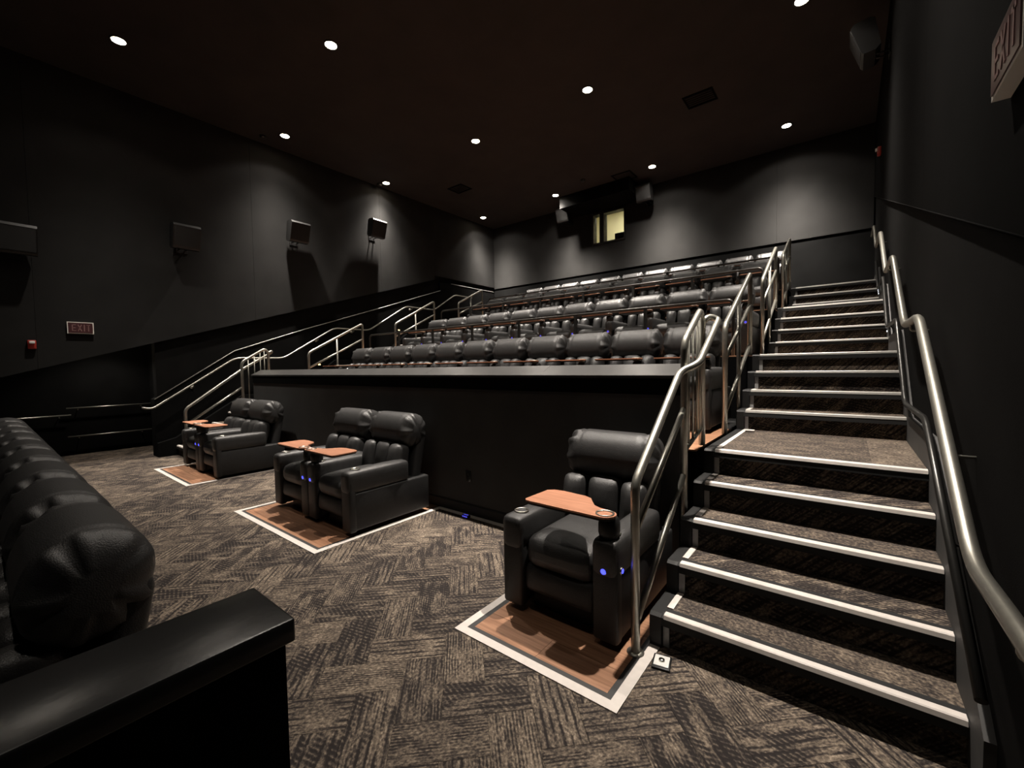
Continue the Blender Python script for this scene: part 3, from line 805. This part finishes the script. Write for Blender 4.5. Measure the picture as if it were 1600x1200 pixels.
for y, z, lb in ((.45, 3.47, 'dark wall speaker at the far left edge of the left wall'), (2.45, 3.94, 'unlit wall speaker on the left wall, second from the left edge'),
                 (4.47, 4.50, 'wall speaker on the left wall with long shadow, third from left'), (6.45, 5.05, 'brightly lit wall speaker on the left wall nearest the back')):
    speaker(lb, (XL, y, z), PI / 2)
speaker('wall speaker high on the back wall left of the projection window', (-6.56, YB, 5.93), 0, .95, off=-.30)
speaker('wall speaker high on the back wall right of the projection window', (-4.15, YB, 5.93), 0, .95, off=-.30)
speaker('wall speaker high on the right wall above the stairs', (XR, 7.4, 5.66), -PI / 2)

# projection window and booth
t = thing('window_1', 'lit projection window in the back wall', 'window', kind='structure')
fy0, fy1 = YB - .02, YB + .20
fr = MB()
part('frame', MB().box(WX0, -5.80, fy0, fy1, WZ0, WZ1), 'plastic_black', t)
part('frame', MB().box(-4.872, WX1, fy0, fy1, WZ0, WZ1), 'plastic_black', t)
part('frame', MB().box(-5.80, -4.872, fy0, fy1, WZ0, 5.005), 'plastic_black', t)
part('frame', MB().box(-5.80, -4.872, fy0, fy1, 5.80, WZ1), 'plastic_black', t)
part('mullion', MB().box(-5.605, -5.472, fy0, fy1, 5.005, 5.80), 'plastic_black', t)
m, nt, b = principled('pane_glass')
b.inputs['Transmission Weight'].default_value = 1.0; b.inputs['Roughness'].default_value = .0; b.inputs['IOR'].default_value = 1.01; b.inputs['Base Color'].default_value = (.95, .95, .92, 1)
part('pane', MB().box(-5.80, -5.605, YB + .10, YB + .104, 5.005, 5.80), 'pane_glass', t)
part('pane', MB().box(-5.472, -4.872, YB + .10, YB + .104, 5.005, 5.80), 'pane_glass', t)
for bx_, lb in (((-7.2, -7.1, YB + .2, 13.6, 3.9, 6.7), 'cream left wall inside the projection booth'), ((-3.6, -3.5, YB + .2, 13.6, 3.9, 6.7), 'cream right wall inside the projection booth'),
                ((-7.2, -3.5, 13.6, 13.7, 3.9, 6.7), 'cream rear wall inside the projection booth'), ((-7.2, -3.5, YB + .2, 13.7, 3.8, 3.9), 'floor of the projection booth'), ((-7.2, -3.5, YB + .2, 13.7, 6.7, 6.8), 'ceiling of the projection booth')):
    struct('wall_booth', MB().box(*bx_), 'booth_wall', lb, 'wall')
t = thing('booth_lamp', 'lit ceiling lamp inside the projection booth', 'lamp', (-5.4, 12.5, 6.7))
part('tube', MB().box(-.5, .5, -.06, .06, -.05, -.02), 'booth_lamp', t); part('housing', MB().box(-.52, .52, -.09, .09, -.02, 0), 'white_paint', t)
bl = bpy.data.lights.new('booth_light', 'AREA'); bl.shape = 'RECTANGLE'; bl.size = 1.0; bl.size_y = .12; bl.energy = 55; bl.color = (1, .95, .78)
link('booth_light', bl, t, (0, 0, -.06))
t = thing('projector', 'dark projector silhouette in the right pane of the projection window', 'projector', (-5.06, YB + .62, 3.9))
part('body', MB().rbox((0, .1, 1.20), (.26, .36, .19), .02, 4), 'plastic_black', t); part('pedestal', MB().box(-.18, .18, -.15, .35, 0, 1.02), 'plastic_black', t)
part('lens', MB().lathe([(.07, -.08), (.07, .0), (.05, .0)], (-.05, -.26, 1.20), 16, 'y'), 'gloss_black', t)

# exit signs
def exit_sign(label, loc, rotz):
    """local: face towards -y, x to the reader's right."""
    t = thing('exit_sign', label, 'sign', loc, rotz, group='exit signs')
    w, h = .30, .182
    part('housing', MB().box(-w / 2, w / 2, -.04, 0, -h / 2, h / 2), 'white_paint', t)
    part('face', MB().box(-w / 2 + .012, w / 2 - .012, -.044, -.040, -h / 2 + .012, h / 2 - .012), 'sign_red', t)
    lh, lw, st = .105, .042, .012
    L = MB(); y0, y1 = -.046, -.044
    def bar(x0, z0, x1, z1, wd=st):
        d = Vector((x1 - x0, z1 - z0)); n_ = Vector((-d.y, d.x)).normalized() * wd / 2
        L.prism([(x0 + n_.x, z0 + n_.y), (x0 - n_.x, z0 - n_.y), (x1 - n_.x, z1 - n_.y), (x1 + n_.x, z1 + n_.y)], y0, y1, 'y')
    b, tp = -lh / 2, lh / 2
    x = -.092; bar(x, b, x, tp); bar(x, tp - st / 2, x + lw, tp - st / 2); bar(x, 0, x + lw * .85, 0); bar(x, b + st / 2, x + lw, b + st / 2)
    x = -.030; bar(x, b, x + lw, tp); bar(x, tp, x + lw, b)
    x = .042; bar(x, b, x, tp)
    x = .068; bar(x, tp - st / 2, x + lw, tp - st / 2); bar(x + lw / 2, b, x + lw / 2, tp)
    part('lettering', L, 'sign_letter', t, 'EXIT lettering')
exit_sign('white framed dark red EXIT sign on the left wall', (XL, 1.075, 2.227), PI / 2)
exit_sign('white framed dark red exit sign at the top right edge', (XR, 1.83, 2.395), -PI / 2)
# alarm strobes
for lb, loc, rz in (('small red fire alarm on the left wall below the exit sign', (XL, .55, 1.95), PI / 2), ('small red and white alarm strobe high on the right wall', (XR, 9.05, 4.83), -PI / 2)):
    t = thing('fire_alarm', lb, 'alarm', loc, rz)
    part('body', MB().rbox((0, -.025, 0), (.045, .025, .065), .01, 4), 'alarm_red', t)
    part('strobe_lens', MB().rbox((0, -.06, .03), (.03, .015, .02), .008, 4), 'lens_clear', t)
# outlets and floor fittings
t = thing('wall_outlet', 'black outlet plate on the tier wall right of the middle pair', 'outlet', (-3.02, KW_Y, .40))
part('plate', MB().rbox((0, -.004, 0), (.036, .004, .058), .003, 3), 'gloss_black', t)
for z in (-.02, .02): part('socket', MB().box(-.014, .014, -.0095, -.008, z - .012, z + .012), 'plastic_black', t)
t = thing('floor_light', 'small blue glowing floor fitting at the foot of the tier wall', 'floor light', (-2.985, KW_Y - .085, .006))
part('housing', MB().rbox((0, 0, .012), (.045, .02, .012), .006, 4), 'plastic_black', t)
for k in (-1, 0, 1): part('light', MB().box(k * .024 - .009, k * .024 + .009, -.0215, -.0195, .006, .018), 'blue_dim', t)
part('upper_light', MB().box(-.03, .03, -.006, .006, .024, .0255), 'blue_dim', t)
t = thing('floor_marker', 'small square metal floor socket at the foot of the right stairs', 'floor marker', (-.715, 2.09, 0), .2)
part('base', MB().rbox((0, 0, .006), (.044, .055, .006), .004, 3), 'plastic_black', t)
part('plate', MB().rbox((0, 0, .0135), (.036, .042, .003), .002, 3), 'lens_clear', t)
part('knob', MB().lathe([(.016, 0), (.014, .007), (0, .008)], (0, 0, .0165), 14), 'steel', t)
t = thing('floor_marker', 'tiny white floor plate at the edge of the first stair landing', 'floor marker', (-.69, 4.38, STEP_Z[5] + .005))
part('plate', MB().rbox((0, 0, .006), (.035, .03, .006), .003, 3), 'tape_white', t)
# aisle marker lights
for lb, pts in (('row of tiny white aisle lights on the right skirt by the top flight', [(SX1 - .006, 8.75 + .065 * k, 2.55 + .034 * k) for k in range(7)]),
                ('row of tiny white aisle lights on the right skirt at the third flight', [(SX1 - .006, 6.75 + .09 * k, 1.86 + .055 * k) for k in range(5)])):
    t = thing('aisle_light_strip', lb, 'aisle light')
    part('strip', MB().tube([(p[0] + .003, p[1], p[2]) for p in (pts[0], pts[-1])], .005, 6), 'plastic_black', t)
    for p in pts: part('light', MB().rbox(p, (.004, .009, .009), .003, 3), 'led_white', t)
for lb, y, z in (('tiny warm step light on the far left stairs by the second row, lowest', 4.95, 1.50), ('tiny warm step light on the far left stairs by the second row, middle', 5.2, 1.68), ('tiny warm step light on the far left stairs by the third row', 7.2, 2.42)):
    t = thing('step_light', lb, 'step light', (XL, y, z + .12), PI / 2)
    part('housing', MB().rbox((0, -.01, 0), (.04, .01, .025), .005, 3), 'plastic_black', t)
    part('lens', MB().rbox((0, -.021, 0), (.025, .003, .012), .002, 3), 'led_warm', t)
print('objects', len(bpy.data.objects))
